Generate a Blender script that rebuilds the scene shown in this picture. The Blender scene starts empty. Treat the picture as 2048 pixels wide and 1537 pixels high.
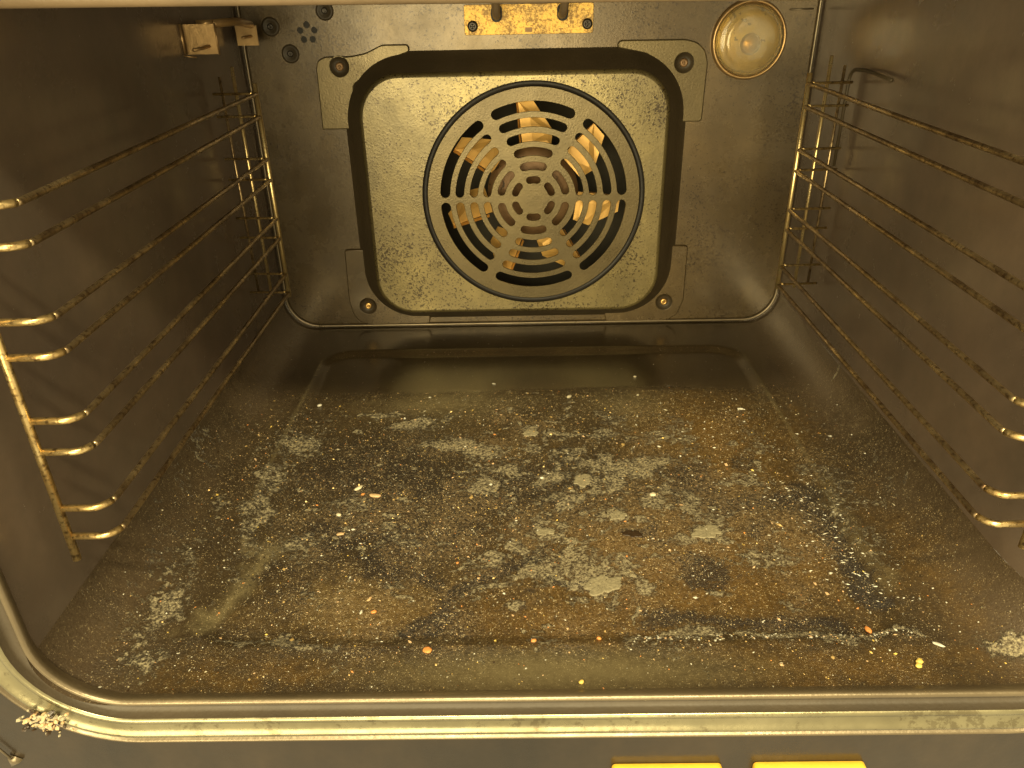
import bpy, bmesh, math, random
import numpy as np
from mathutils import Vector, Matrix
random.seed(7); rng = np.random.default_rng(11)
scene = bpy.context.scene; COL = scene.collection
PI = math.pi
W2, D, H, RC = .24, .4477, .335, .030          # half width, depth, height, corner radius of the cavity

# ---------------------------------------------------------------- camera
cam = bpy.data.objects.new('camera', bpy.data.cameras.new('camera')); COL.objects.link(cam); scene.camera = cam
p, yaw, roll = .4881, -.0114, -.0203
fw = Vector((math.sin(yaw)*math.cos(p), math.cos(yaw)*math.cos(p), -math.sin(p)))
rt = Vector((math.cos(yaw), -math.sin(yaw), 0)); up = rt.cross(fw)
r2 = rt*math.cos(roll) + up*math.sin(roll); u2 = -rt*math.sin(roll) + up*math.cos(roll)
m = Matrix((r2, u2, -fw)).transposed().to_4x4(); m.translation = Vector((-.0118, -.2514, .3042)); cam.matrix_world = m
cam.data.sensor_width = 36; cam.data.lens = 1533.3/2048*36; cam.data.clip_start = .01; cam.data.clip_end = 50
# ---------------------------------------------------------------- light: warm kitchen room, warm ceiling lamp
world = bpy.data.worlds.new('World'); scene.world = world; world.use_nodes = True
bg = world.node_tree.nodes['Background']; bg.inputs[0].default_value = (1, .84, .50, 1); bg.inputs[1].default_value = .80
def area(name, loc, target, size, power, col, sy=None):   # power in W, metres
    l = bpy.data.lights.new(name, 'AREA'); l.energy = power; l.color = col; l.size = size
    if sy: l.shape = 'RECTANGLE'; l.size_y = sy
    o = bpy.data.objects.new(name, l); COL.objects.link(o); o.location = loc
    o.rotation_euler = (Vector(target)-Vector(loc)).to_track_quat('-Z', 'Y').to_euler(); return o
area('ceiling_lamp', (.12, -1.20, 1.60), (0, .15, 0), .95, 44, (1, .86, .49), .11)
area('room_light', (-.38, -1.5, .34), (0, .4, .15), 1.15, 30, (1, .85, .48), 1.0)
scene.view_settings.view_transform = 'Standard'; scene.view_settings.look = 'None'
scene.view_settings.gamma = 1; scene.view_settings.exposure = 0.42
scene.cycles.use_denoising = True
scene.cycles.max_bounces = 8; scene.cycles.sample_clamp_indirect = 6

# ---------------------------------------------------------------- materials
def newmat(name):
    mt = bpy.data.materials.new(name); mt.use_nodes = True; nt = mt.node_tree
    return mt, nt, nt.nodes['Principled BSDF']
def nd(nt, t, **kw):
    n = nt.nodes.new(t)
    for k, v in kw.items():
        if k in n.inputs: n.inputs[k].default_value = v
        else: setattr(n, k, v)
    return n
def noise(nt, scale, detail=4, rough=.6, coord=None, stretch=None):
    if coord is None:
        coord = nd(nt, 'ShaderNodeTexCoord').outputs['Object']
    if stretch:
        mp = nd(nt, 'ShaderNodeMapping'); mp.inputs['Scale'].default_value = stretch
        nt.links.new(coord, mp.inputs[0]); coord = mp.outputs[0]
    n = nd(nt, 'ShaderNodeTexNoise', Scale=scale, Detail=detail, Roughness=rough)
    nt.links.new(coord, n.inputs['Vector']); return n.outputs['Fac']
def ramp(nt, fac, stops):
    r = nd(nt, 'ShaderNodeValToRGB'); e = r.color_ramp.elements
    while len(e) < len(stops): e.new(.5)
    for i, (pos, c) in enumerate(stops):
        e[i].position = pos; e[i].color = (*c, 1) if len(c) == 3 else c
    nt.links.new(fac, r.inputs[0]); return r.outputs[0]
def g(v): return (v, v, v)
def mix(nt, fac, a, b, mode='MIX'):
    n = nd(nt, 'ShaderNodeMix', data_type='RGBA', blend_type=mode)
    for s, v in ((0, fac), (6, a), (7, b)):
        if hasattr(v, 'links') or hasattr(v, 'is_linked'): nt.links.new(v, n.inputs[s])
        else: n.inputs[s].default_value = v if s == 0 else (*v, 1)
    return n.outputs[2]
def math_(nt, op, a, b, clamp=False):
    n = nd(nt, 'ShaderNodeMath', operation=op, use_clamp=clamp)
    for s, v in ((0, a), (1, b)):
        if hasattr(v, 'is_linked'): nt.links.new(v, n.inputs[s])
        else: n.inputs[s].default_value = v
    return n.outputs[0]
def bump(nt, bs, h, strength, dist=.001):
    b = nd(nt, 'ShaderNodeBump', Strength=strength, Distance=dist)
    nt.links.new(h, b.inputs['Height']); nt.links.new(b.outputs[0], bs.inputs['Normal'])

def enamel(name, c1, c2, rlo, rhi, speck=0.0, speck_scale=420, spec=.5, bumpy=.15, metal=0.0, coat=0, smear=0.0, grime=0.0):
    mt, nt, bs = newmat(name)
    n1 = noise(nt, 9, 5, .65); n2 = noise(nt, 60, 4, .7)
    col = mix(nt, ramp(nt, n1, [(.35, g(0)), (.68, g(1))]), c1, c2)
    col = mix(nt, ramp(nt, n2, [(.4, g(0)), (.8, g(.35))]), col, tuple(v*.55 for v in c1))
    if smear > 0:                                          # old wiped grease: broad cloudy discoloration
        n5 = noise(nt, 5.5, 6, .68, stretch=(1, 1, .55))
        col = mix(nt, ramp(nt, n5, [(.40, g(0)), (.62, g(smear))]), col, tuple(v*.50 for v in c2))
    n3 = noise(nt, speck_scale, 2, .5)
    if speck > 0:
        n4 = noise(nt, 14, 4, .7)
        th = math_(nt, 'ADD', math_(nt, 'MAXIMUM', n3, math_(nt, 'SUBTRACT', noise(nt, speck_scale*.45, 2, .5), .06)), math_(nt, 'MULTIPLY', n4, .50))
        sp = ramp(nt, th, [(.96-speck*.1, g(0)), (1.0-speck*.1, g(.85))])
        col = mix(nt, sp, col, (.030, .017, .007))
    if grime > 0:
        n6 = noise(nt, 28, 6, .8); n7 = noise(nt, 240, 4, .75)
        gs = math_(nt, 'ADD', n6, math_(nt, 'MULTIPLY', n7, .55))
        col = mix(nt, ramp(nt, gs, [(.84, g(0)), (.90, g(grime))]), col, (.075, .050, .022))
    nt.links.new(col, bs.inputs['Base Color'])
    rr = ramp(nt, noise(nt, 35, 5, .7), [(.3, g(rlo)), (.75, g(rhi))])
    nt.links.new(rr, bs.inputs['Roughness'])
    bs.inputs['Specular IOR Level'].default_value = spec; bs.inputs['Metallic'].default_value = metal
    bs.inputs['Coat Weight'].default_value = coat
    bump(nt, bs, math_(nt, 'ADD', n3, math_(nt, 'MULTIPLY', n2, 1.0)), bumpy)
    return mt
M = {}
M['wall']   = enamel('dark_wall_enamel', (.160, .114, .080), (.110, .084, .064), .15, .32, 0, spec=.7, bumpy=.03, smear=.35)
M['back']   = enamel('back_wall_enamel', (.165, .113, .048), (.098, .066, .030), .20, .34, .75, 620, spec=.6, bumpy=.06, smear=.75, metal=.35)
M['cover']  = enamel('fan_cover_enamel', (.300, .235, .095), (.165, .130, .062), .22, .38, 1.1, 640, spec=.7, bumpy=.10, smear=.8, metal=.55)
M['grille'] = enamel('grille_enamel', (.125, .094, .044), (.165, .125, .055), .24, .38, .4, 620, spec=.5, bumpy=.12, metal=.5, smear=.5)
M['side']   = enamel('shaded_side_enamel', (.062, .045, .024), (.040, .029, .016), .4, .55, 0, spec=.35, bumpy=.2)  # darker than the cover face: shade of skirt and recesses put into the colour
M['chamber']= enamel('chamber_enamel', (.060, .052, .034), (.05, .04, .025), .5, .6, 0, spec=.4)
M['bead']   = enamel('rolled_rim_enamel', (.22, .17, .10), (.14, .105, .06), .25, .45, 0, spec=1, metal=.55, bumpy=.12)
M['trim']   = enamel('pale_metal_trim', (.40, .36, .22), (.26, .225, .125), .18, .4, .0, 300, spec=.8, metal=.7, bumpy=.08, smear=.6, grime=.45)
M['groove'] = enamel('dark_groove', (.075, .055, .032), (.05, .037, .022), .5, .6, 0)
M['panel']  = enamel('front_panel_enamel', (.060, .040, .021), (.032, .024, .015), .14, .34, 0, spec=.8, bumpy=.06, smear=.8, metal=.3)
M['screw']  = enamel('dark_screw', (.05, .037, .024), (.03, .022, .014), .3, .5, 0, spec=.8, metal=.5)
M['gold']   = enamel('brassy_screw', (.75, .48, .16), (.45, .26, .09), .25, .4, 0, spec=.8, metal=.9)
M['blade']  = enamel('tan_blade_metal', (.78, .46, .12), (.52, .30, .08), .35, .5, 0, 200, metal=.4, bumpy=.05)
M['hub']    = enamel('rusty_hub_metal', (.32, .19, .085), (.15, .08, .035), .4, .6, .3, 200, metal=.4, bumpy=.4)
M['tube']   = enamel('element_tube', (.25, .175, .10), (.15, .105, .06), .4, .55, 0, spec=.5, bumpy=.2)
M['black']  = enamel('recess_black', (.02, .015, .010), (.012, .009, .006), .5, .7, 0)  # near-black for the ring groove, bracket slots and vent pocket
M['yellow'] = enamel('plain_yellow', (.95, .60, .06), (.90, .52, .05), .3, .4, 0)
M['clip']   = enamel('stained_brass_clip', (.55, .36, .16), (.30, .19, .085), .25, .4, 0, 200, metal=.7)

def plate_mat():
    mt, nt, bs = newmat('stained_brass_plate')
    n1 = noise(nt, 70, 5, .7); n2 = noise(nt, 420, 5, .75)
    col = mix(nt, ramp(nt, n1, [(.38, g(0)), (.65, g(1))]), (.68, .40, .085), (.46, .31, .10))
    s = math_(nt, 'ADD', n2, math_(nt, 'MULTIPLY', n1, .5))
    col = mix(nt, ramp(nt, s, [(.72, g(0)), (.82, g(.8))]), col, (.13, .065, .018))
    nt.links.new(col, bs.inputs['Base Color']); bs.inputs['Metallic'].default_value = .55; bs.inputs['Roughness'].default_value = .4
    bump(nt, bs, n2, .3); return mt
M['plate'] = plate_mat()
def wire_mat(nm, c0, c1, dk):
    mt, nt, bs = newmat(nm)
    n1 = noise(nt, 45, 5, .7); n2 = noise(nt, 400, 3, .6)
    col = mix(nt, ramp(nt, n1, [(.36, g(0)), (.66, g(1))]), c0, c1)
    col = mix(nt, ramp(nt, n2, [(dk, g(0)), (dk+.16, g(.8))]), col, (.09, .045, .02))
    nt.links.new(col, bs.inputs['Base Color']); bs.inputs['Metallic'].default_value = .9
    nt.links.new(ramp(nt, n1, [(.3, g(.42)), (.7, g(.22))]), bs.inputs['Roughness'])
    bump(nt, bs, n2, .22, .0004); return mt
M['wire'] = wire_mat('burnt_brown_wire', (.22, .15, .08), (.66, .50, .27), .50)
M['wire3'] = wire_mat('bright_golden_wire', (.70, .50, .20), (.95, .78, .42), .60)
M['wire2'] = wire_mat('golden_chrome_wire', (.48, .32, .12), (.80, .62, .30), .50)
mt, nt, bs = newmat('amber_lamp_glass')
gn = noise(nt, 40, 4, .6)
nt.links.new(ramp(nt, gn, [(.3, (.95, .82, .50)), (.7, (.74, .60, .32))]), bs.inputs['Base Color'])
bs.inputs['Transmission Weight'].default_value = .85; bs.inputs['Roughness'].default_value = .08; bs.inputs['IOR'].default_value = 1.45
M['glass'] = mt
M['reflector'] = enamel('lamp_reflector', (.60, .50, .26), (.36, .28, .13), .35, .5, .5, 160, metal=.5)

def floor_mat():
    """dirty enamel: masks live on the floor mesh as attributes (stains, crusts and painted floor highlights)"""
    mt, nt, bs = newmat('greasy_floor_enamel')
    def attr(n):
        a = nd(nt, 'ShaderNodeAttribute'); a.attribute_name = n; return a.outputs['Fac']
    edge, ash, black, amber, speck, film_highlight = attr('edge'), attr('ash'), attr('black'), attr('amber'), attr('speck'), attr('film_highlight')
    f1 = noise(nt, 620, 5, .75); f2 = noise(nt, 130, 7, .78); f3 = noise(nt, 30, 6, .72); f4 = noise(nt, 1400, 2, .5); f5 = noise(nt, 260, 5, .8)
    def msk(m_, n_, lo, hi, amp=1.0):      # ragged edge: mask + noise pushed through a threshold
        s = math_(nt, 'ADD', m_, math_(nt, 'MULTIPLY', math_(nt, 'SUBTRACT', n_, .5), amp))
        return ramp(nt, s, [(lo, g(0)), (hi, g(1))])
    dirty = math_(nt, 'MAXIMUM', math_(nt, 'MAXIMUM', speck, amber), math_(nt, 'MAXIMUM', black, .12))
    col = mix(nt, ramp(nt, f3, [(.35, g(0)), (.65, g(1))]), (.036, .024, .012), (.060, .041, .019))
    col = mix(nt, edge, col, (.110, .077, .047))
    col = mix(nt, math_(nt, 'MULTIPLY', msk(amber, f2, .20, .80, 1.0), .9), col, mix(nt, ramp(nt, f3, [(.38, g(0)), (.62, g(1))]), (.105, .056, .009), (.155, .082, .014)))
    col = mix(nt, math_(nt, 'MULTIPLY', msk(amber, f1, .45, .9, 1.6), .35), col, (.18, .105, .038))
    col = mix(nt, math_(nt, 'MULTIPLY', msk(film_highlight, f2, .15, .9, .7), .75), col, (.185, .148, .075))
    col = mix(nt, math_(nt, 'MULTIPLY', msk(black, f5, .40, .62, 1.7), .85), col, (.022, .017, .014))
    grain = math_(nt, 'ADD', f1, math_(nt, 'MULTIPLY', math_(nt, 'SUBTRACT', speck, .5), .30))
    gm = math_(nt, 'MULTIPLY', ramp(nt, grain, [(.61, g(0)), (.68, g(.55))]), speck)
    col = mix(nt, gm, col, (.24, .16, .07))
    dk = math_(nt, 'MULTIPLY', ramp(nt, f1, [(.36, g(1)), (.46, g(0))]), math_(nt, 'MULTIPLY', dirty, .8))
    col = mix(nt, dk, col, (.024, .015, .008))
    dk2 = math_(nt, 'MULTIPLY', ramp(nt, f5, [(.36, g(1)), (.50, g(0))]), math_(nt, 'MULTIPLY', dirty, .6))
    col = mix(nt, dk2, col, (.030, .019, .010))
    pin = ramp(nt, math_(nt, 'ADD', f4, math_(nt, 'MULTIPLY', math_(nt, 'SUBTRACT', f5, .5), .5)), [(.645, g(0)), (.70, g(1))])
    col = mix(nt, math_(nt, 'MULTIPLY', pin, math_(nt, 'MULTIPLY', math_(nt, 'MAXIMUM', speck, math_(nt, 'MULTIPLY', dirty, .5)), 1.3, True)), col, (.70, .56, .32))
    am = msk(ash, math_(nt, 'ADD', math_(nt, 'MULTIPLY', f2, .55), math_(nt, 'MULTIPLY', f5, .45)), .37, .55, 2.6)
    acol = mix(nt, ramp(nt, f1, [(.40, g(0)), (.62, g(1))]), (.075, .055, .030), (.50, .42, .25))
    hole = ramp(nt, f1, [(.40, g(.25)), (.52, g(.95))])
    col = mix(nt, math_(nt, 'MULTIPLY', am, hole), col, acol)
    nt.links.new(col, bs.inputs['Base Color'])
    r = mix(nt, dirty, g(.20), mix(nt, f1, g(.26), g(.58)))
    r = mix(nt, am, r, g(.62)); nt.links.new(r, bs.inputs['Roughness'])
    bs.inputs['Specular IOR Level'].default_value = .7
    nt.links.new(ramp(nt, dirty, [(.10, g(.8)), (.35, g(.12))]), bs.inputs['Coat Weight']); bs.inputs['Coat Roughness'].default_value = .20; bs.inputs['Coat IOR'].default_value = 1.7
    h = math_(nt, 'MULTIPLY', f1, dirty)
    h = math_(nt, 'ADD', h, math_(nt, 'MULTIPLY', am, math_(nt, 'ADD', .35, math_(nt, 'MULTIPLY', f1, .6))))
    h = math_(nt, 'ADD', h, math_(nt, 'MULTIPLY', f2, .12))
    bump(nt, bs, h, 1.0, .0013); return mt
M['floor'] = floor_mat()
def flat(name, c, rough=.5, metal=0, spec=.5, scale=900):
    mt, nt, bs = newmat(name)
    n = noise(nt, scale, 3, .6)
    nt.links.new(mix(nt, ramp(nt, n, [(.3, g(0)), (.7, g(1))]), tuple(v*.6 for v in c), c), bs.inputs['Base Color'])
    bs.inputs['Roughness'].default_value = rough; bs.inputs['Metallic'].default_value = metal
    bs.inputs['Specular IOR Level'].default_value = spec
    bump(nt, bs, n, .4, .0004); return mt
M['c_tan'] = flat('tan_crumb', (.70, .46, .24)); M['c_orange'] = flat('orange_crumb', (.85, .34, .09))
M['c_pale'] = flat('pale_crumb', (.78, .68, .46)); M['c_white'] = flat('white_ash_flake', (.72, .68, .55), .4)
M['c_yellow'] = flat('yellow_crumb', (.95, .66, .16), .35); M['c_gold'] = flat('golden_grit', (.62, .42, .16), .3, .3)
M['c_grey'] = flat('grey_ash_flake', (.44, .38, .25), .55); M['c_flake'] = flat('crusty_grey_flake', (.33, .28, .17), .65, scale=520)
M['c_dark'] = flat('charred_grit', (.05, .03, .015), .3)

# ---------------------------------------------------------------- object helpers
def link(name, me, mat, parent=None):
    o = bpy.data.objects.new(name, me); COL.objects.link(o)
    if mat is not None and not me.materials: me.materials.append(mat)
    if parent is not None: o.parent = parent
    return o
def finish(bm, smooth=True):
    me = bpy.data.meshes.new('mesh'); bm.normal_update(); bm.to_mesh(me); bm.free()
    if smooth:
        for q in me.polygons: q.use_smooth = True
    return me
def empty(name, loc=(0, 0, 0), parent=None):
    o = bpy.data.objects.new(name, None); COL.objects.link(o); o.location = loc; o.empty_display_size = .02
    if parent is not None: o.parent = parent
    return o
def tag(o, label, cat=None, group=None, kind=None):
    if label: o['label'] = label
    if cat: o['category'] = cat
    if group: o['group'] = group
    if kind: o['kind'] = kind
    return o
def tube(bm, pts, r, n=10, cap=True):
    pts = [Vector(q) for q in pts]; rings = []
    prev = None
    for i, q in enumerate(pts):
        t = ((pts[min(i+1, len(pts)-1)]-q).normalized() + (q-pts[max(i-1, 0)]).normalized()).normalized()
        if prev is None:
            a = Vector((0, 0, 1)) if abs(t.z) < .9 else Vector((1, 0, 0)); u = t.cross(a).normalized()
        else: u = (prev - t*prev.dot(t)).normalized()
        prev = u; w = t.cross(u)
        rr = r(i) if callable(r) else r
        rings.append([bm.verts.new(q + (u*math.cos(2*PI*k/n) + w*math.sin(2*PI*k/n))*rr) for k in range(n)])
    for a, b in zip(rings, rings[1:]):
        for k in range(n): bm.faces.new((a[k], a[(k+1) % n], b[(k+1) % n], b[k]))
    if cap: bm.faces.new(rings[0][::-1]); bm.faces.new(rings[-1])
def fillet(pts, r, seg=6):
    pts = [Vector(q) for q in pts]; out = [pts[0]]
    for a, b, c in zip(pts, pts[1:], pts[2:]):
        d1 = (a-b); d2 = (c-b); k = min(r, d1.length*.49, d2.length*.49)
        s, e = b+d1.normalized()*k, b+d2.normalized()*k
        for i in range(seg+1):
            t = i/seg; out.append(s.lerp(b, t).lerp(b.lerp(e, t), t))
    out.append(pts[-1]); return out
def rrect(x0, x1, z0, z1, r, seg=10):
    """closed rounded rectangle, counter-clockwise; r may be 4 radii (BL, BR, TR, TL)"""
    rs = r if isinstance(r, (list, tuple)) else [r]*4; o = []
    for (cx, cz, a0), q in zip(((x0, z0, 180), (x1, z0, 270), (x1, z1, 0), (x0, z1, 90)), rs):
        sx = cx + (q if cx == x0 else -q); sz = cz + (q if cz == z0 else -q)
        for i in range(seg+1):
            a = math.radians(a0 + 90*i/seg); o.append((sx+q*math.cos(a), sz+q*math.sin(a)))
    return o
def circ(cx, cz, r, n=48): return [(cx+r*math.cos(2*PI*i/n), cz+r*math.sin(2*PI*i/n)) for i in range(n)]
def filled(name, loops, y, thick, mat, parent, bevel=0.0):
    """sheet in the xz plane with holes; front face towards -y at y"""
    cu = bpy.data.curves.new('c', 'CURVE'); cu.dimensions = '2D'; cu.fill_mode = 'BOTH'
    cu.extrude = max(thick/2-bevel, 0); cu.bevel_depth = bevel; cu.bevel_resolution = 1; cu.offset = -bevel
    for lp in loops:
        s = cu.splines.new('POLY'); s.points.add(len(lp)-1); s.use_cyclic_u = True
        for q, (a, b) in zip(s.points, lp): q.co = (a, b, 0, 1)
    t = bpy.data.objects.new('t', cu); COL.objects.link(t)
    dg = bpy.context.evaluated_depsgraph_get(); me = bpy.data.meshes.new_from_object(t.evaluated_get(dg))
    bpy.data.objects.remove(t); bpy.data.curves.remove(cu)
    me.transform(Matrix.Translation((0, y+thick/2, 0)) @ Matrix.Rotation(PI/2, 4, 'X'))
    me.materials.clear()
    return link(name, me, mat, parent)
def loft(bm, loops, close=True):
    rings = [[bm.verts.new(q) for q in lp] for lp in loops]
    for a, b in zip(rings, rings[1:]):
        n = len(a)
        for k in range(n if close else n-1): bm.faces.new((a[k], a[(k+1) % n], b[(k+1) % n], b[k]))
    return rings
def lathe(bm, prof, centre, n=40, mat4=None):
    """prof: list of (radius, depth towards -y)"""
    cx, cy, cz = centre; rings = []
    for r, d in prof:
        if r < 1e-6: rings.append([bm.verts.new((cx, cy-d, cz))])
        else: rings.append([bm.verts.new((cx+r*math.cos(2*PI*k/n), cy-d, cz+r*math.sin(2*PI*k/n))) for k in range(n)])
    for a, b in zip(rings, rings[1:]):
        if len(a) == 1 and len(b) == 1: continue
        for k in range(n):
            k2 = (k+1) % n
            if len(a) == 1: bm.faces.new((a[0], b[k2], b[k]))
            elif len(b) == 1: bm.faces.new((a[k], a[k2], b[0]))
            else: bm.faces.new((a[k], a[k2], b[k2], b[k]))
def box(bm, x0, x1, y0, y1, z0, z1):
    v = [bm.verts.new((x, y, z)) for x in (x0, x1) for y in (y0, y1) for z in (z0, z1)]
    for f in ((0, 1, 3, 2), (4, 6, 7, 5), (0, 4, 5, 1), (2, 3, 7, 6), (0, 2, 6, 4), (1, 5, 7, 3)): bm.faces.new([v[i] for i in f])

# ---------------------------------------------------------------- the oven
oven = empty('oven'); tag(oven, 'dirty open oven cavity of dark brown enamel with fan cover at the back', 'oven')

def flare(x, y):          # the mouth of the cavity opens out slightly on the right
    return x + .022*np.clip((x-.10)/.10, 0, 1)*np.clip(1-y/.07, 0, 1)**2
# ---- numpy value noise for the big, placed stains
def vnoise(x, y, scale, seed, octaves=4, gain=.55):
    out = np.zeros_like(x); amp = 1; tot = 0
    for o_ in range(octaves):
        s = scale*2**o_; r = np.random.default_rng(seed+o_*17); tb = r.random((256, 256))
        xs = x*s+1000.3; ys = y*s+1000.7; xi = np.floor(xs).astype(int); yi = np.floor(ys).astype(int)
        fx = xs-xi; fy = ys-yi; fx = fx*fx*(3-2*fx); fy = fy*fy*(3-2*fy)
        a = tb[xi % 256, yi % 256]; b = tb[(xi+1) % 256, yi % 256]; c = tb[xi % 256, (yi+1) % 256]; d = tb[(xi+1) % 256, (yi+1) % 256]
        out += amp*((a*(1-fx)+b*fx)*(1-fy)+(c*(1-fx)+d*fx)*fy); tot += amp; amp *= gain
    return out/tot
def blob(x, y, cx, cy, rx, ry, soft=.35, ang=0.0):
    soft = min(.98, soft*2.3)
    ca, sa = math.cos(ang), math.sin(ang); u = ((x-cx)*ca+(y-cy)*sa)/rx; v = (-(x-cx)*sa+(y-cy)*ca)/ry
    d = np.sqrt(u*u+v*v); return np.clip((1+soft-d)/(2*soft), 0, 1)
def seg(x, y, ax, ay, bx, by, w, soft=.5):
    soft = .95
    dx, dy = bx-ax, by-ay; t = np.clip(((x-ax)*dx+(y-ay)*dy)/(dx*dx+dy*dy), 0, 1)
    d = np.hypot(x-ax-t*dx, y-ay-t*dy)/w; return np.clip((1+soft-d)/(2*soft), 0, 1)
def masks(x, y):
    rng = np.random.default_rng(42)                      # same flakes each time the masks are asked for
    wx = x + .024*(vnoise(x, y, 30, 3)-.5) + .014*(vnoise(x, y, 90, 5)-.5)
    wy = y + .024*(vnoise(x, y, 30, 9)-.5) + .014*(vnoise(x, y, 90, 8)-.5)
    n = vnoise(x, y, 16, 21); n2 = vnoise(x, y, 45, 31)
    ash = np.zeros_like(x)
    for (cx, cy, rx, ry, k) in ((-.064, .231, .030, .013, .95), (-.098, .262, .018, .010, .9), (-.045, .222, .018, .009, .9), (.005, .190, .022, .012, .8),
        (.031, .185, .009, .009, 1), (.076, .201, .026, .013, .9), (.104, .128, .0095, .007, 1.15), (.031, .084, .015, .011, 1.1),
        (-.027, .200, .022, .014, .7), (.048, .144, .009, .006, .9), (.003, .130, .008, .006, .9), (-.040, .179, .022, .014, .85),
        (-.170, .237, .018, .022, .72), (-.185, .190, .016, .03, .60), (-.006, .248, .010, .005, .8), (.093, .171, .016, .010, .7),
        (.034, .207, .016, .010, .8), (.010, .165, .012, .007, .7), (-.128, .160, .020, .012, .66), (.016, .104, .020, .010, .78),
        (-.15, .12, .018, .011, .6), (-.212, .060, .012, .026, .62), (-.205, .025, .014, .012, .55), (-.186, .15, .012, .035, .60), (.058, .075, .006, .005, .9), (.10, .076, .008, .004, .7), (.13, .10, .02, .012, .55), (-.0135, .117, .007, .004, .9),
        (.225, .030, .008, .012, .8), (.036, .170, .006, .006, .9), (-.125, .2795, .03, .004, .55)):
        ash = np.maximum(ash, k*blob(wx, wy, cx, cy, rx, ry, .30))
    for i in range(240):                                  # thin flakes gathered round the larger crusts
        cx = rng.normal(.0, .085); cy = rng.normal(.175, .055); rr = rng.uniform(.0008, .0032)
        ash = np.maximum(ash, rng.uniform(.5, .95)*blob(wx, wy, cx, cy, rr*1.5, rr, .3))
    for i in range(60):                                   # small round flakes of crust
        cx = rng.normal(.02, .07); cy = rng.normal(.15, .06); rr = rng.uniform(.0015, .0045)
        ash = np.maximum(ash, rng.uniform(.6, 1)*blob(wx, wy, cx, cy, rr*1.3, rr, .3))
    ash = np.maximum(ash, .70*seg(wx, wy, .05, .0405, .185, .0400, .0035)*(.5+n2))
    ash = np.maximum(ash, .62*seg(wx, wy, -.17, .037, -.10, .038, .003))
    inner = np.clip((.194-np.abs(x))/.01, 0, 1)*np.clip((y-.030)/.006, 0, 1)
    rear = np.clip((.324+.006*(n-.5)-y)/.010, 0, 1)       # clean rear strip; its edge also paints the lamp's shadow line
    amber = np.zeros_like(x)
    for (cx, cy, rx, ry, k) in ((.07, .10, .10, .055, .95), (.13, .23, .06, .07, .80), (.02, .055, .07, .022, .85), (.145, .10, .035, .05, .75), (-.03, .21, .08, .06, .42),
        (-.10, .068, .055, .026, .80), (.215, .10, .02, .08, .45), (-.215, .06, .015, .05, .40), (.13, .018, .10, .015, .55), (-.12, .018, .09, .012, .5), (.2, .25, .02, .05, .4)):
        amber = np.maximum(amber, k*blob(wx, wy, cx, cy, rx, ry, .40))
    black = np.zeros_like(x)
    black = np.maximum(black, seg(wx, wy, .178, .168, .183, .068, .010)); black = np.maximum(black, seg(wx, wy, .115, .160, .180, .160, .010)*.9)
    black = np.maximum(black, seg(wx, wy, .000, .120, -.050, .068, .006)*.95); black = np.maximum(black, seg(wx, wy, -.050, .068, -.072, .042, .006))
    black = np.maximum(black, .85*blob(wx, wy, -.10, .20, .085, .055, .5)); black = np.maximum(black, .78*blob(wx, wy, -.02, .18, .09, .055, .5)); black = np.maximum(black, .7*blob(wx, wy, -.08, .13, .10, .03, .5)); black = np.maximum(black, .8*blob(wx, wy, .12, .155, .03, .012, .5))
    bn = vnoise(x, y, 26, 61, 5, .6)
    black = np.maximum(black, np.clip((bn-.50)*5, 0, .95)*blob(x, y, .0, .15, .20, .12, .3))
    an = vnoise(x, y, 34, 71, 5, .65)
    ash = np.maximum(ash, np.clip((an-.56)*7, 0, .85)*blob(x, y, -.02, .16, .20, .12, .35))
    ash = ash*np.clip(1.25-.9*black*(ash < .75), 0, 1)
    black = np.maximum(black, seg(wx, wy, .005, .085, .022, .083, .005)); black = np.maximum(black, blob(wx, wy, .057, .125, .008, .004, .3))
    black = np.maximum(black, .75*seg(wx, wy, .06, .052, .16, .048, .008)); black = np.maximum(black, .5*blob(wx, wy, -.14, .125, .05, .03, .5))
    black = np.maximum(black, .42*seg(wx, wy, .20, .17, .212, .06, .006))
    speck = np.clip(.95*blob(x, y, -.04, .18, .19, .12, .35)+.55*blob(x, y, .12, .15, .13, .13, .5)+.4*blob(x, y, -.1, .03, .2, .04, .5), 0, 1)*(.45+1.1*n2)*(.5+n)
    speck = np.maximum(speck, .85*blob(x, y, -.165, .19, .045, .07, .4)*(.5+n2)); speck = np.maximum(speck, .9*blob(x, y, -.212, .045, .016, .035, .5)*(.5+n2))
    speck = np.maximum(speck, .7*blob(x, y, -.205, .13, .022, .11, .4)*(.4+n2*1.2)); speck = np.maximum(speck, .5*blob(x, y, .21, .12, .02, .10, .4)*(.4+n2*1.2))
    film_highlight = np.maximum(seg(wx, wy, -.172, .120, -.186, .046, .007, .4), .9*seg(wx, wy, -.190, .1235, -.157, .1155, .0025, .4))  # greasy strip with the left slope's highlight painted in
    film_highlight = np.maximum(film_highlight, .75*blob(x, y, .005, .018, .09, .013, .3)); film_highlight = np.maximum(film_highlight, .65*blob(wx, wy, -.07, .295, .055, .022, .5))  # last blob paints a pale reflection of the fan cover
    film_highlight = np.maximum(film_highlight, .6*blob(wx, wy, .075, .29, .028, .028, .4)); film_highlight = np.maximum(film_highlight, .5*blob(wx, wy, -.11, .07, .05, .025, .4))  # first blob paints the other pale lobe of that reflection
    film_highlight = np.maximum(film_highlight, .5*seg(wx, wy, .196, .18, .196, .08, .006))
    for sx in (-1, 1): film_highlight = np.maximum(film_highlight, .55*seg(x, y, sx*.191, .375, sx*.191, .16, .0016)*(.5+n))  # ridge highlights painted as pale lines along both pressed edges
    clean_front = 1-.8*blob(x, y, .01, .014, .08, .012, .3)
    for a in (ash, amber, black, speck): a *= rear
    amber *= clean_front; speck = np.clip(speck, 0, 1)*clean_front
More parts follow.
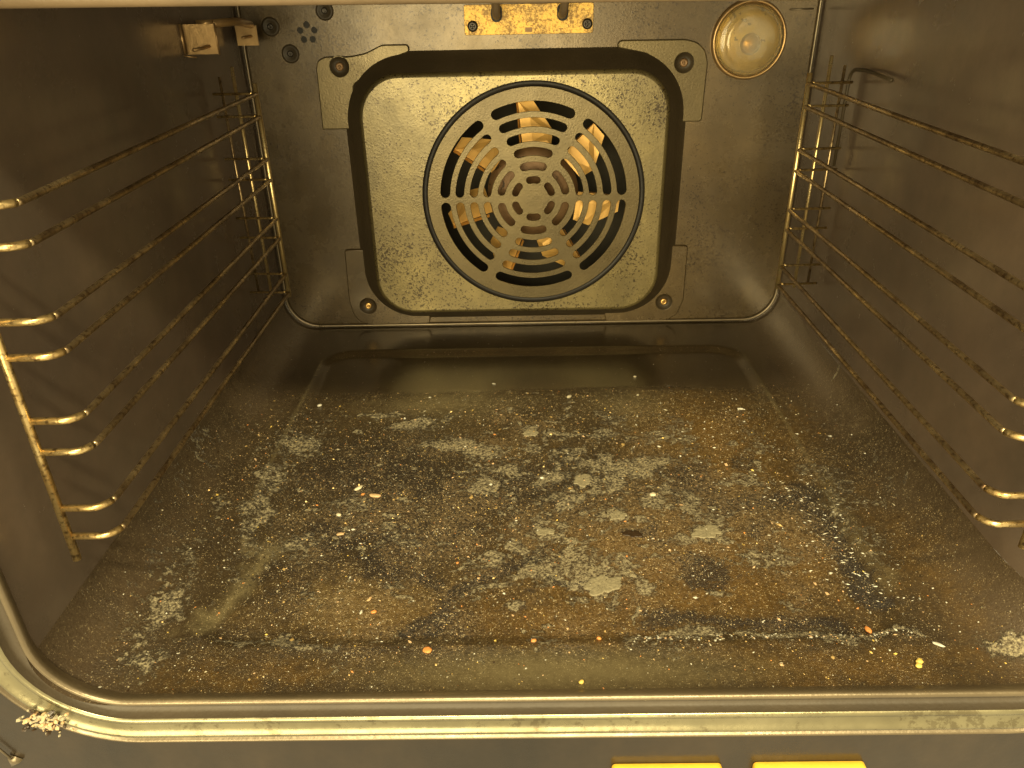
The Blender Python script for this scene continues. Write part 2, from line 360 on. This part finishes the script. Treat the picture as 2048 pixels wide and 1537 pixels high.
    film_highlight *= np.where(np.abs(np.abs(x)-.191) < .006, 1, np.clip((.330-y)/.012, 0, 1))
    return dict(ash=ash, amber=np.clip(amber, 0, 1), black=np.clip(black, 0, 1), edge=np.clip((np.abs(x)-.188)/.035, 0, 1)*np.clip(1-speck*1.2, 0, 1), speck=speck, film_highlight=np.clip(film_highlight, 0, 1)), n, n2

def rr_sdf(x, y, x0, x1, y0, y1, r):
    cx, cy = (x0+x1)/2, (y0+y1)/2; hx, hy = (x1-x0)/2-r, (y1-y0)/2-r
    qx = np.abs(x-cx)-hx; qy = np.abs(y-cy)-hy
    return np.hypot(np.maximum(qx, 0), np.maximum(qy, 0))+np.minimum(np.maximum(qx, qy), 0)-r
def floor_emboss(x, y):
    d = rr_sdf(x, y, -.192, .192, .034, .394, .03)
    t = np.clip((-d)/.011, 0, 1); return -.0040*(t*t*(3-2*t))
# profile of the floor: corner arc, flat, corner arc
arcn = 46
prof = [(-W2+RC-RC*math.sin(a), RC-RC*math.cos(a)) for a in np.linspace(PI/2, 0, arcn)][:-1]
prof += [(x, 0) for x in np.linspace(-W2+RC, W2-RC, 520)] + [(-q[0], q[1]) for q in prof[::-1]]
prof = np.array(prof); ys = np.linspace(.0, D, 520)
X = np.repeat(prof[:, 0][:, None], len(ys), 1); Zb = np.repeat(prof[:, 1][:, None], len(ys), 1); Y = np.repeat(ys[None, :], len(prof), 0)
mk, nn, nn2 = masks(X, Y)
Z = Zb + floor_emboss(X, Y) + .0006*np.clip(mk['ash'], 0, 1)*vnoise(X, Y, 300, 77, 3) + .0003*mk['speck']*vnoise(X, Y, 500, 55, 2)
Z += .0002*(vnoise(X, Y, 12, 99)-.5)
nx, ny = X.shape
me = bpy.data.meshes.new('mesh'); co = np.stack([flare(X, Y), Y, Z], -1).reshape(-1, 3)
idx = np.arange(nx*ny).reshape(nx, ny); q = np.stack([idx[:-1, :-1], idx[1:, :-1], idx[1:, 1:], idx[:-1, 1:]], -1).reshape(-1, 4)
me.vertices.add(len(co)); me.vertices.foreach_set('co', co.ravel().astype(np.float32))
me.loops.add(q.size); me.loops.foreach_set('vertex_index', q.ravel().astype(np.int32))
me.polygons.add(len(q)); me.polygons.foreach_set('loop_start', (np.arange(len(q))*4).astype(np.int32))
me.polygons.foreach_set('loop_total', np.full(len(q), 4, np.int32)); me.polygons.foreach_set('use_smooth', np.ones(len(q), bool))
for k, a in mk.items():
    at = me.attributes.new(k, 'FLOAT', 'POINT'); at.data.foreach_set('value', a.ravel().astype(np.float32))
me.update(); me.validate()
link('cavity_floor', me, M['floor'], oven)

# ---- side walls and ceiling
for s in (-1, 1):
    bm = bmesh.new(); nz = 26; grid = []
    pr = [(s*W2, z) for z in np.linspace(RC, H-RC, nz)]
    pr += [(s*(W2-RC+RC*math.cos(a)), H-RC+RC*math.sin(a)) for a in np.linspace(0, PI/2, 10)[1:]]
    for (x, z) in pr: grid.append([bm.verts.new((float(flare(x, y)), y, z)) for y in np.concatenate([np.linspace(0, .07, 10), np.linspace(.09, D, 14)])])
    for a, b in zip(grid, grid[1:]):
        for k in range(23):
            f = (a[k], a[k+1], b[k+1], b[k]); bm.faces.new(f if s < 0 else f[::-1])
    link('side_wall', finish(bm), M['wall'], oven)
bm = bmesh.new(); v = [bm.verts.new(q) for q in ((-W2+RC, 0, H), (W2+.022-RC, 0, H), (W2-RC, D, H), (-W2+RC, D, H))]; bm.faces.new(v)
link('ceiling', finish(bm, False), M['wall'], oven)

# ---- back wall with its openings, seam bead
GX, GZ = .0027, .1318                                    # grille centre
holes = [circ(-.1837+.0062*math.cos(a), .2662+.0062*math.sin(a), .0026, 16) for a in [math.radians(90+72*i) for i in range(5)]]
slots = []
filled('back_wall', [rrect(-W2, W2, 0, H, RC, 12), circ(GX, GZ, .096, 64)]+holes, D, .0008, M['back'], oven)
bm = bmesh.new(); lp = rrect(-W2+.0022, W2-.0022, .0022, H-.0022, RC, 12); lp.append(lp[0])
tube(bm, [(x, D-.0016, z) for x, z in lp], .0013, 8, False)
link('back_seam', finish(bm), M['bead'], oven)
# chamber behind the wall
bm = bmesh.new(); lathe(bm, [(.125, 0), (.125, -.055), (0, -.055)], (GX, D+.001, GZ), 48); link('fan_chamber', finish(bm), M['chamber'], oven)
bm = bmesh.new(); box(bm, -.196, -.171, D+.001, D+.012, .254, .279); link('vent_pocket', finish(bm, False), M['black'], oven)

def screw_bm(cx, cy, cz, r=.0042, h=.0016, dep=1):
    bm = bmesh.new()
    lathe(bm, [(r, 0), (r, h*.5), (r*.85, h*.95), (r*.45, h*1.15), (r*.34, h*.9), (0, h*.55)], (cx, cy, cz), 24)
    for a in (PI/4, 3*PI/4):                              # cross recess as two dark crossing ribs of the head
        dx, dz = math.cos(a)*r*.42, math.sin(a)*r*.42; nx_, nz_ = -math.sin(a)*r*.09, math.cos(a)*r*.09
        v = [bm.verts.new((cx+sx*dx+t*nx_, cy-h*1.2, cz+sx*dz+t*nz_)) for sx, t in ((-1, -1), (1, -1), (1, 1), (-1, 1))]; bm.faces.new(v)
    return bm
for (x, z) in ((-.1674, .2824), (-.2137, .2713), (-.2003, .2504)):
    b = link('dimple', finish((lambda bm: (lathe(bm, [(.0075, .0001), (.0065, .0013), (.0055, .0014), (.0040, .0004), (0, .0002)], (x, D, z), 28), bm)[1])(bmesh.new())), M['side'], oven)
    link('screw', finish(screw_bm(x, D-.0003, z, .0026, .0012)), M['screw'], b)

# ---- fan cover (pressed panel)
cover = empty('fan_cover', (0, 0, 0), oven)
FY = D-.028
face = rrect(-.1435, .1175, .0247, .2362, [.034, .036, .034, .036], 14)
base = rrect(-.1605, .1365, .0090, .2510, [.050, .052, .056, .058], 14)
def inset(lp, k, c=(-.012, .13)):                          # blend between two loops
    return lp
fi = rrect(-.1400, .1140, .0282, .2327, [.031, .033, .031, .033], 14)
bm = bmesh.new(); loft(bm, [[(a[0]*(1-t)+b[0]*t, FY+d, a[1]*(1-t)+b[1]*t) for a, b in zip(fi, face)] for t, d in ((0, 0), (.4, .0003), (.7, .0010), (.9, .0020), (1, .0034))])
link('face_rim', finish(bm), M['cover'], cover)
filled('face_plate', [fi, circ(GX, GZ, .0975, 96)], FY, .0012, M['cover'], cover, 0)
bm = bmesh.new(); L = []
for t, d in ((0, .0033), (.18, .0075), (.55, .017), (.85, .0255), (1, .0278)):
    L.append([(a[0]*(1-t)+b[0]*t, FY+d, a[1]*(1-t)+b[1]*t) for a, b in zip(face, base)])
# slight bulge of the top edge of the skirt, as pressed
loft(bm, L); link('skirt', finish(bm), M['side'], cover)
bm = bmesh.new(); lathe(bm, [(.0978, -.0004), (.0966, -.0042), (.0938, -.0042), (.0924, -.0006)], (GX, FY, GZ), 96)
link('ring_groove', finish(bm), M['black'], cover)
def arc_slot(r0, r1, a0, a1):
    """closed outline of an arc-shaped slot with rounded ends"""
    rm, h = (r0+r1)/2, (r1-r0)/2; o = []
    n = max(4, int((a1-a0)/math.radians(4)))
    for i in range(n+1): a = a0+(a1-a0)*i/n; o.append((GX+r1*math.cos(a), GZ+r1*math.sin(a)))
    for i in range(1, 6):
        b = PI*i/6; cx, cz = rm*math.cos(a1), rm*math.sin(a1)
        o.append((GX+cx+h*(math.cos(a1)*math.cos(b)-math.sin(a1)*math.sin(b)), GZ+cz+h*(math.sin(a1)*math.cos(b)+math.cos(a1)*math.sin(b))))
    for i in range(n+1): a = a1-(a1-a0)*i/n; o.append((GX+r0*math.cos(a), GZ+r0*math.sin(a)))
    for i in range(1, 6):
        b = PI+PI*i/6; cx, cz = rm*math.cos(a0), rm*math.sin(a0)
        o.append((GX+cx+h*(math.cos(a0)*math.cos(b)-math.sin(a0)*math.sin(b)), GZ+cz+h*(math.sin(a0)*math.cos(b)+math.cos(a0)*math.sin(b))))
    return o
sl = []
for r0, r1 in ((.0733, .0815), (.0611, .0683), (.0490, .0559), (.0373, .0441), (.0253, .0319), (.0135, .0195)):
    h = (r1-r0)/2; rm = (r0+r1)/2
    for k in range(6):
        a0, a1 = math.radians(60*k), math.radians(60*k+60)
        g0 = (.0022 if k in (0, 3) else .0046)+h; g1 = (.0022 if k in (2, 5) else .0046)+h
        if rm < .035: g0 = g1 = .0034+h
        if rm < .02: g0 = g1 = .0024+h
        sl.append(arc_slot(r0, r1, a0+g0/rm, a1-g1/rm))
if True:  # innermost ring sits centred on the vertical
    pass
filled('grille', [circ(GX, GZ, .0928, 96)]+sl, FY-.0004, .0014, M['grille'], cover, .0003)
# corner tabs with screws
tabs = [
 ([(-.181, .189), (-.150, .189), (-.150, .225), (-.120, .244), (-.0995, .2505), (-.1005, .2562), (-.123, .2562), (-.137, .2500), (-.150, .2478), (-.172, .2478), (-.1785, .2445), (-.180, .238)], (-.1600, .2398), 'screw'),
 ([(.125, .190), (.150, .190), (.1506, .238), (.1475, .2475), (.1405, .2535), (.131, .2560), (.075, .2562), (.073, .2506), (.10, .245), (.12, .225)], (.1305, .2378), 'screw'),
 ([(-.152, .0800), (-.1752, .0800), (-.1768, .030), (-.1740, .014), (-.1680, .0058), (-.158, .0030), (-.0995, .0034), (-.0982, .014), (-.13, .017), (-.150, .04)], (-.1585, .0228), 'gold'),
 ([(.0722, .014), (.0735, .0024), (.1330, .0024), (.1430, .0085), (.1486, .0232), (.1482, .0787), (.128, .0787), (.126, .04), (.105, .017)], (.1297, .0222), 'gold')]
for outline, (sx, sz), sm in tabs:
    o = fillet([(a, 0, b) for a, b in outline+outline[:1]], .003, 3)
    filled('corner_tab', [[(q.x, q.z) for q in o[:-1]], circ(sx, sz, .0075, 28)], D-.0026, .0022, M['back'] if sm == 'gold' else M['grille'], cover, .0010)
    bm = bmesh.new(); lathe(bm, [(.0079, .0026), (.0072, .0022), (.0060, -.0004), (.0030, -.0004), (0, -.0002)], (sx, D-.001, sz), 30)
    rc = link('screw_recess', finish(bm), M['side'], cover)
    link('screw', finish(screw_bm(sx, D-.0010, sz, .0036, .0018)), M['gold'] if sm == 'gold' else M['hub'], rc)

# ---- fan behind the grille
fan = empty('fan', (0, 0, 0), oven)
FB = D-.0035
bm = bmesh.new(); lathe(bm, [(.041, .0), (.041, .0012), (.034, .0045), (.028, .006), (.014, .0065), (.012, .012), (.006, .016), (0, .016)], (GX, FB, GZ), 40)
link('hub', finish(bm), M['hub'], fan)
for i in range(7):
    a = math.radians(94-360/7*i); ca, sa = math.cos(a), math.sin(a); bm = bmesh.new()
    # a bent paddle: parallelogram plate leaning towards the viewer plus its folded foot
    def P(r, t, d): return bm.verts.new((GX+r*ca+t*sa, FB-d, GZ+r*sa-t*ca))
    fr = [P(.040, -.006, .001), P(.079, -.007, .001), P(.079, .006, .005), (P(.054, .021, .009)), P(.040, .019, .005)]
    bk = [P(.040, -.006, -.0002), P(.079, -.007, -.0002), P(.079, .006, .0038), P(.054, .021, .0078), P(.040, .019, .0038)]
    bm.faces.new(fr); bm.faces.new(bk[::-1])
    for k in range(5): bm.faces.new((fr[k], bk[k], bk[(k+1) % 5], fr[(k+1) % 5]))
    ft = [P(.044, -.0085, .006), P(.079, -.0085, .006), P(.079, -.007, .001), P(.044, -.007, .001)]; bm.faces.new(ft)
    link('blade', finish(bm, False), M['blade'], fan)

# ---- lamp
LX, LZ = .1826, .2545
lamp = empty('lamp', (0, 0, 0), oven)
bm = bmesh.new(); lathe(bm, [(.0310, 0), (.0310, .003), (.0296, .0055), (.0283, .0050), (.0275, .001)], (LX, D, LZ), 56); link('collar', finish(bm), M['clip'], lamp)
bm = bmesh.new(); lathe(bm, [(.0278, .002), (.0276, .006), (.0264, .0088), (.0240, .0098), (.0222, .0094), (.0210, .0108), (.0185, .0116), (.0090, .0108), (0, .0104)], (LX, D, LZ), 56)
lathe(bm, [(0, .0082), (.0125, .0084), (.0190, .0088), (.0225, .0074), (.0245, .0066), (.0256, .0050), (.0258, .002)], (LX, D, LZ), 56)
link('glass_cover', finish(bm), M['glass'], lamp)
bm = bmesh.new(); lathe(bm, [(.0262, .0012), (.0200, .0016), (.0160, .0022), (.010, .0030), (0, .0034)], (LX, D, LZ), 48); link('reflector', finish(bm), M['reflector'], lamp)
bm = bmesh.new(); lathe(bm, [(.0075, .003), (.0085, .0045), (.0065, .0062), (.003, .0070), (0, .0072)], (LX+.001, D, LZ-.003), 24); link('bulb', finish(bm), M['clip'], lamp)
bm = bmesh.new(); tube(bm, [(.214, D-.0012, .2765), (.2330, D-.0012, .2768)], .0007, 6); link('wall_crease', finish(bm), M['bead'], oven)

# ---- element bracket and heating element
br = filled('element_bracket', [fillet_l := rrect(-.0530, .0532, .2620, .2848, .0018, 4)], D-.0026, .0016, M['plate'], oven, .0003)
for x, z in ((-.0462, .2688), (.0482, .2690)):
    link('screw', finish(screw_bm(x, D-.0026, z, .0043, .0022)), M['screw'], br)
for x in (-.0263, .0278):
    lp = rrect(x-.0046, x+.0046, .2715, .2846, .0044, 8)
    filled('slot', [lp], D-.0032, .0004, M['black'], br)
filled('notch', [rrect(-.0030, .0030, .2638, .2672, .0003, 2)], D-.0031, .0004, M['hub'], br)
bm = bmesh.new()
path = [(-.0262, D, .2760), (-.0262, .425, .2775), (-.0262, .400, .3020), (-.0262, .365, .3030), (-.155, .365, .3030), (-.194, .330, .3030), (-.228, .130, .3010), (-.228, .085, .3000), (-.15, .085, .2995),
        (.160, .085, .2968), (.188, .100, .2965), (.196, .130, .2985), (.190, .330, .3030), (.155, .365, .3030), (.0330, .365, .3030), (.0300, .400, .3020), (.0270, .425, .2775), (.0270, D, .2760)]
tube(bm, fillet(path, .016, 6), .0033, 12); link('heating_element', finish(bm), M['tube'], oven)

# ---- sensor clip high on the left wall
clip = empty('sensor_clip', (0, 0, 0), oven)
bm = bmesh.new(); box(bm, -.2395, -.2165, .326, .3272, .2605, .2795); link('clip_plate', finish(bm, False), M['clip'], clip)
bm = bmesh.new(); box(bm, -.2345, -.2175, .421, .4222, .2592, .2738); link('clip_plate', finish(bm, False), M['clip'], clip)
bm = bmesh.new(); tube(bm, [(-.2395, .323, .2608), (-.2395, .323, .2800)], .0011, 8); tube(bm, [(-.2165, .325, .2600), (-.2165, .325, .2800)], .0006, 8)
tube(bm, [(-.2375, .315, .2605), (-.2300, .318, .2592)], .0006, 8); link('clip_edge', finish(bm), M['clip'], clip)
bm = bmesh.new(); box(bm, -.2300, -.2190, .328, .3300, .2775, .2820); tube(bm, [(-.219, .33, .2795), (-.2150, .372, .2790), (-.2210, .418, .2745)], .0028, 10); link('sensor_rod', finish(bm), M['clip'], clip)
bm = bmesh.new(); tube(bm, [(-.2230, .3262, .2655), (-.2290, .312, .2643)], .0012, 8); link('pin', finish(bm), M['clip'], clip)
bm = bmesh.new(); tube(bm, [(-.2225, .4210, .2660), (-.2265, .410, .2655)], .0010, 8); link('pin', finish(bm), M['clip'], clip)

# ---- front frame: rolled rim, groove, pale trim band, lip
def ring_at(off, y, seg=14):
    r = RC+off+.010
    return [(x, y, z) for x, z in rrect(-W2-off, W2+.022+off, 0-off, H+off, r, seg)]
def bandobj(name, prof_, mat):
    bm = bmesh.new(); loft(bm, [ring_at(o_, y) for o_, y in prof_]); return link(name, finish(bm), mat, oven)
bandobj('rolled_rim', [(.0002, .007), (-.0012, .0045), (-.0028, .0022), (-.0032, .0004), (-.0026, -.0010), (-.0014, -.0015), (-.0003, -.0008), (.0003, .0008), (.0006, .004)], M['bead'])
bandobj('rim_groove', [(.0003, .003), (.0026, .0046), (.0080, .0050), (.0092, .0030), (.0096, -.0002)], M['groove'])
bandobj('trim_band', [(.0096, -.0002), (.0102, -.0012), (.0120, -.0014), (.0124, -.0006), (.0132, -.0004), (.0185, -.0014), (.0192, -.0022), (.0206, -.0022), (.0212, -.0010)], M['trim'])
bandobj('trim_lip', [(.0212, -.0008), (.0218, .0010), (.0228, .0010), (.0233, -.0016), (.0242, -.0022), (.0249, -.0014), (.0252, .002)], M['bead'])
# front panel around the frame
lp = [(x, z) for x, _, z in ring_at(.0246, 0)]
filled('front_panel', [rrect(-.30, .30, -.12, .46, .01, 4), lp], .0010, .02, M['panel'], oven)
bm = bmesh.new(); tube(bm, [(-.2790, -.0010, -.0160), (-.2690, -.0010, -.0370)], .0006, 8)
lathe(bm, [(.0042, -.0006), (.0034, .0014), (0, .0018)], (-.2688, 0, -.0395), 3); link('hinge_pin', finish(bm), M['bead'], oven)
for x0, x1 in ((.0318, .0872), (.1030, .1590)):
    filled('yellow_plate', [rrect(x0, x1, -.070, -.0478+.0004*(x0 > .1), .0022, 5)], -.0030, .004, M['yellow'], oven, .0005)  # rounded yellow plates set on the front panel

# ---------------------------------------------------------------- wire side racks
ZK = [.2312, .2151, .184, .1681, .1376, .1216, .0909, .0746]
def make_rack(s, label):
    root = empty('side_rack', (s*.225, .19, .05)); tag(root, label, 'wire rack', 'wire side racks of the oven')
    ro = Vector(root.location)
    def part(name, pts, r, n=10, m='wire'):
        bm = bmesh.new(); tube(bm, [Vector((s*q[0], q[1], q[2]))-ro for q in pts], r, n)
        return link(name, finish(bm), M[m], root)
    part('front_rod', [(.2255, .034, .0610), (.2255, .034, .2500)], .0020, m='wire2')
    part('rear_rod', [(.2033, .3490, .0715), (.2033, .3490, .2385)], .0017, m='wire3')
    part('wall_rod', [(.2255, .371, .0640), (.2255, .371, .2480)], .0013, m='wire3')
    for i, z in enumerate(ZK):
        j = [random.uniform(-.0003, .0003) for _ in range(4)]
        pts = fillet([(.2245, .0345, z), (.2075, .0335, z+.0006), (.2033+j[0], .0400, z), (.2033+j[1], .19, z+j[2]), (.2033+j[3], .347, z)], .004, 4)
        part('shelf_rail', pts[8:], .00155)
        part('rail_hook', pts[:9], .0017, m='wire2')
        part('rail_end', [(.2065, .3500, z+.001), (.2080, .3505, z), (.2365, .3520, z)], .0010, 8, m='wire2')
    part('reflected_rod', [(.2330, .362, .070), (.2330, .362, .2420)], .0011)  # added upright standing in for a rod's reflection in the wall
    if s > 0:
        part('wall_shadow_loop', fillet([(.2340, .353, .170), (.2340, .353, .2400), (.2345, .325, .2420), (.2345, .285, .2400)], .010, 5), .0012, m='side')  # dark loop modelled in place of a rack shadow on the wall
    return root
make_rack(-1, 'burnt wire shelf rack hung on the left side wall')
make_rack(1, 'burnt wire shelf rack hung on the right side wall')

# ---------------------------------------------------------------- loose crumbs
def zfloor(x, y):
    e = float(floor_emboss(np.array([x]), np.array([y]))[0]); ax = abs(x)-(W2-RC)
    return e + (RC-math.sqrt(max(RC*RC-ax*ax, 0)) if ax > 0 else 0)
def lump(bm, c, sx, sy, sz, ang, r_, sub=1, jit=.28):
    t = bmesh.ops.create_icosphere(bm, subdivisions=sub, radius=1); ca, sa = math.cos(ang), math.sin(ang)
    for v in t['verts']:
        k = 1+r_.uniform(-jit, jit); x, y, z = v.co.x*sx*k, v.co.y*sy*k, v.co.z*sz*k
        v.co = Vector((c[0]+x*ca-y*sa, c[1]+x*sa+y*ca, c[2]+z))
big = [ # x, y, sx, sy, sz (half sizes), angle, material, name, label, category
 (-.0610, .0312, .0023, .0023, .0007, 0, 'c_orange', 'round orange crumb flat on the floor near the front rim, left of centre'),
 (-.1105, .1700, .0045, .0019, .0009, -.2, 'c_tan', 'flat tan wedge crumb, the widest one left of the grey crust'),
 (-.1230, .1790, .0036, .0016, .0010, .9, 'c_pale', 'blurry pale slanted crumb just behind the flat tan wedge'),
 (-.0940, .0625, .0017, .0012, .0008, .3, 'c_orange', 'small bright orange crumb beside two pale ones on the brown grease'),
 (-.0980, .0725, .0008, .0023, .0007, -.5, 'c_tan', 'tan rice-shaped crumb above the small bright orange crumb'),
 (-.1010, .0625, .0007, .0016, .0006, -.2, 'c_white', 'white sliver immediately left of the small bright orange crumb'),
 (-.1310, .1495, .0019, .0013, .0009, -.6, 'c_pale', 'pale angular crumb in the dark patch at the left'),
 (-.1260, .1300, .0024, .0014, .0007, .1, 'c_tan', 'dull pinkish tan crumb on the grey area at the left'),
 (.0760, .1668, .0021, .0020, .0011, .2, 'c_pale', 'round cream crumb behind the big grey flake on the right'),
 (.1842, .0200, .0021, .0017, .0012, .6, 'c_yellow', 'double yellow crumb near the front right corner of the floor'),
 (.1697, .0450, .0016, .0026, .0010, .1, 'c_orange', 'orange oval crumb at the front end of the dark band'),
 (.0160, .0100, .0014, .0011, .0009, .5, 'c_yellow', 'single tiny yellow crumb nearest to the front rim'),
 (.0275, .0395, .0013, .0011, .0009, 0, 'c_orange', 'tiny orange crumb at the front crease, right of centre'),
 (-.0065, .0378, .0016, .0011, .0008, .4, 'c_orange', 'tiny orange crumb at the front crease, near the middle'),
 (.1990, .0310, .0034, .0010, .0007, -.6, 'c_white', 'long white sliver outside the front right corner of the crease'),
 (.1640, .2800, .0026, .0011, .0006, -.2, 'c_white', 'white flake alone far back on the right of the floor'),
 (.0880, .3380, .0014, .0009, .0008, 0, 'c_pale', 'shiny pale speck on the clean strip below the fan cover'),
 (-.0340, .3290, .0018, .0007, .0005, -.4, 'c_white', 'thin white sliver on the clean strip behind the grey crust'),
 (.0290, .3030, .0024, .0015, .0015, .6, 'c_grey', 'dark green grey crumb standing up at the back, right of centre'),
 (-.1760, .2950, .0020, .0015, .0010, .5, 'c_white', 'white crumb at the rear left corner of the pressed floor'),
]
for (x, y, sx, sy, sz, a, mm, lab) in big:
    bm = bmesh.new(); r_ = random.Random(int(abs(x*1e5)+y*1e5)); lump(bm, (0, 0, 0), sx, sy, sz, a, r_, 2, .16)
    if 'double' in lab: lump(bm, (-.0016, -.0026, 0), .0016, .0014, .0010, 0, r_, 2, .16)
    o = link('crumb', finish(bm), M[mm]); o.location = (x, y, zfloor(x, y)+sz*.75+.0002)
    tag(o, lab, 'crumb', 'loose crumbs on the oven floor')
def flake(x, y, rx, ry, ang, mat, lab, seed):
    r_ = random.Random(seed); bm = bmesh.new(); n = 64; rx *= .85; ry *= .80; ca, sa = math.cos(ang), math.sin(ang)
    ph = [(r_.uniform(0, 6.3), k, r_.uniform(.4, 1)*.26/k**.45) for k in (2, 3, 5, 7, 11, 17)]
    def ringv(f, z): 
        o = []
        for i in range(n):
            t = 2*PI*i/n; q = f*(1+sum(a*math.sin(k*t+p_) for p_, k, a in ph)+r_.uniform(-.03, .03)); u, v = rx*q*math.cos(t), ry*q*math.sin(t)
            o.append(bm.verts.new((u*ca-v*sa, u*sa+v*ca, z+r_.uniform(-.00016, .00016))))
        return o
    rings = [ringv(1, -.0002), ringv(1, .0001), ringv(.90, .0003), ringv(.70, .0001), ringv(.5, .0003), ringv(.25, .0001)]
    for a, b in zip(rings, rings[1:]):
        for k in range(n): bm.faces.new((a[k], a[(k+1) % n], b[(k+1) % n], b[k]))
    bm.faces.new(rings[-1])
    o = link('ash_flake', finish(bm), M[mat]); o.location = (x, y, zfloor(x, y)+.0004); tag(o, lab, 'ash flake', 'large loose flakes of burnt crust')
flake(.1036, .1278, .0098, .0078, .2, 'c_flake', 'largest solid grey flake, lying alone on the rusty brown area at the right', 1)
flake(.0305, .1852, .0078, .0076, .5, 'c_flake', 'roundish grey flake in the middle of the crusted centre of the floor', 2)
flake(.0027, .1299, .0060, .0042, .1, 'c_flake', 'small leaf-shaped grey flake just behind the dark diagonal crack', 3)
flake(.0340, .0820, .0120, .0095, .3, 'c_flake', 'ragged pale flake in front of the floor centre, nearest to the rim', 4)
flake(.0500, .1455, .0066, .0052, .8, 'c_flake', 'grey flake right behind the small black flake', 5)
flake(-.0040, .2480, .0075, .0048, 0, 'c_flake', 'farthest grey flake, alone near the back of the floor', 6)
flake(.0570, .1270, .0068, .0042, -.1, 'c_dark', 'small black charred flake on the rusty brown grease', 7)
# uncountable grit, spread after the same stain masks
N = 60000
px = rng.uniform(-.236, .236, N); py = rng.uniform(.003, .435, N)
mk2, a_, b_ = masks(px, py)
dens = .75*mk2['speck'] + .55*mk2['ash'] + .30*mk2['black'] + .22*mk2['amber']
dens += .9*np.exp(-((py-.0405)/.0035)**2)*(px > .045)*(px < .19) + .010
dens *= np.where(py > .318, .10, 1)
keep = rng.random(N) < dens*np.where((px < .08) & (py > .12), .42, .27); px, py = px[keep], py[keep]
mixm = ['c_gold', 'c_white', 'c_tan', 'c_grey', 'c_dark', 'c_orange', 'c_yellow']
bm = bmesh.new(); r_ = random.Random(5); tot = 0
octv = [(1, 0, 0), (0, 1, 0), (-1, 0, 0), (0, -1, 0), (0, 0, 1), (0, 0, -1)]; octf = [(0, 1, 4), (1, 2, 4), (2, 3, 4), (3, 0, 4), (1, 0, 5), (2, 1, 5), (3, 2, 5), (0, 3, 5)]
V = []; F = []; MI = []
def bit(x, y, sx, sy, sz, a, mi):
    n0 = len(V); z = zfloor(x, y)+sz*.6; ca, sa = math.cos(a), math.sin(a); t1, t2 = r_.uniform(-.5, .5), r_.uniform(-.5, .5)
    for (u, v, w) in octv:
        k = r_.uniform(.65, 1.3); u, v, w = u*sx*k, v*sy*k, w*sz*k; V.append((x+u*ca-v*sa, y+u*sa+v*ca, z+w+t1*u*.5+t2*v*.5))
    for f in octf: F.append([n0+i for i in f]); MI.append(mi)
for x, y in zip(px, py):
    s_ = min(.0013, .00019*math.exp(r_.gauss(0, .62))+.00006)
    back = y > .14
    w = (5, 1.2, 2, 1.2, 1.4, .45, .4) if (back and x < .09) else (2, 2.6, 2, 1.8, 1.6, .5, .5)
    mi = r_.choices(range(7), w)[0]; bit(x, y, s_*r_.uniform(.8, 1.8), s_*r_.uniform(.6, 1.2), s_*r_.uniform(.4, .9), r_.uniform(0, PI), mi)
for i in range(85):                                       # white slivers lying in the dark band on the right
    t = r_.random(); x = .176+.010*t+r_.gauss(0, .009); y = .175-.115*t+r_.gauss(0, .006); l = r_.uniform(.0006, .0017)
    bit(min(x, .205), max(y, .03), l, l*.30, l*.25, r_.gauss(-.2, .5), 1 if r_.random() < .75 else 3)
for i in range(120):
    x = r_.uniform(.045, .19); y = .0400+r_.gauss(0, .002); l = r_.uniform(.0004, .0013); bit(x, y, l, l*.5, l*.45, r_.uniform(0, PI), r_.choice((1, 1, 3, 3, 2)))
for i in range(60):
    x = r_.uniform(.11, .20); y = r_.uniform(.09, .28); l = r_.uniform(.0005, .0014); bit(x, y, l, l*.35, l*.3, r_.gauss(-.2, .5), 1)
me = bpy.data.meshes.new('mesh'); me.from_pydata(V, [], F)
for q_ in mixm: me.materials.append(M[q_])
me.polygons.foreach_set('material_index', MI)
o = link('loose_grit', me, None); tag(o, 'fine burnt grit and ash flakes scattered over the whole oven floor', 'grit', None, 'stuff')
# crusty clump stuck on the trim in the front left corner
V, F, MI = [], [], []; n0 = 0
bm = bmesh.new(); r_ = random.Random(3)
for i in range(150):
    a = r_.uniform(0, 2*PI); d = abs(r_.gauss(0, 1)); x = -.2415+.0068*d*math.cos(a)*.8; z = -.0062+.0055*d*math.sin(a)*.8; s_ = r_.uniform(.0005, .0014)
    lump(bm, (x, -.0030-r_.random()*.0022, z), s_*1.3, s_, s_*.8, r_.uniform(0, 3), r_, 1, .35)
me = finish(bm, False); me.transform(Matrix.Translation((.2415, .003, .0062)))
o = link('residue_clump', me, M['c_grey']); o.location = (-.2415, -.003, -.0062)
me.materials.append(M['c_dark']); me.materials.append(M['c_tan'])
me.polygons.foreach_set('material_index', [(i//80) % 7 % 3 for i in range(len(me.polygons))])
tag(o, 'crumbly pale residue clump stuck on the metal trim at the front left corner', 'food residue')
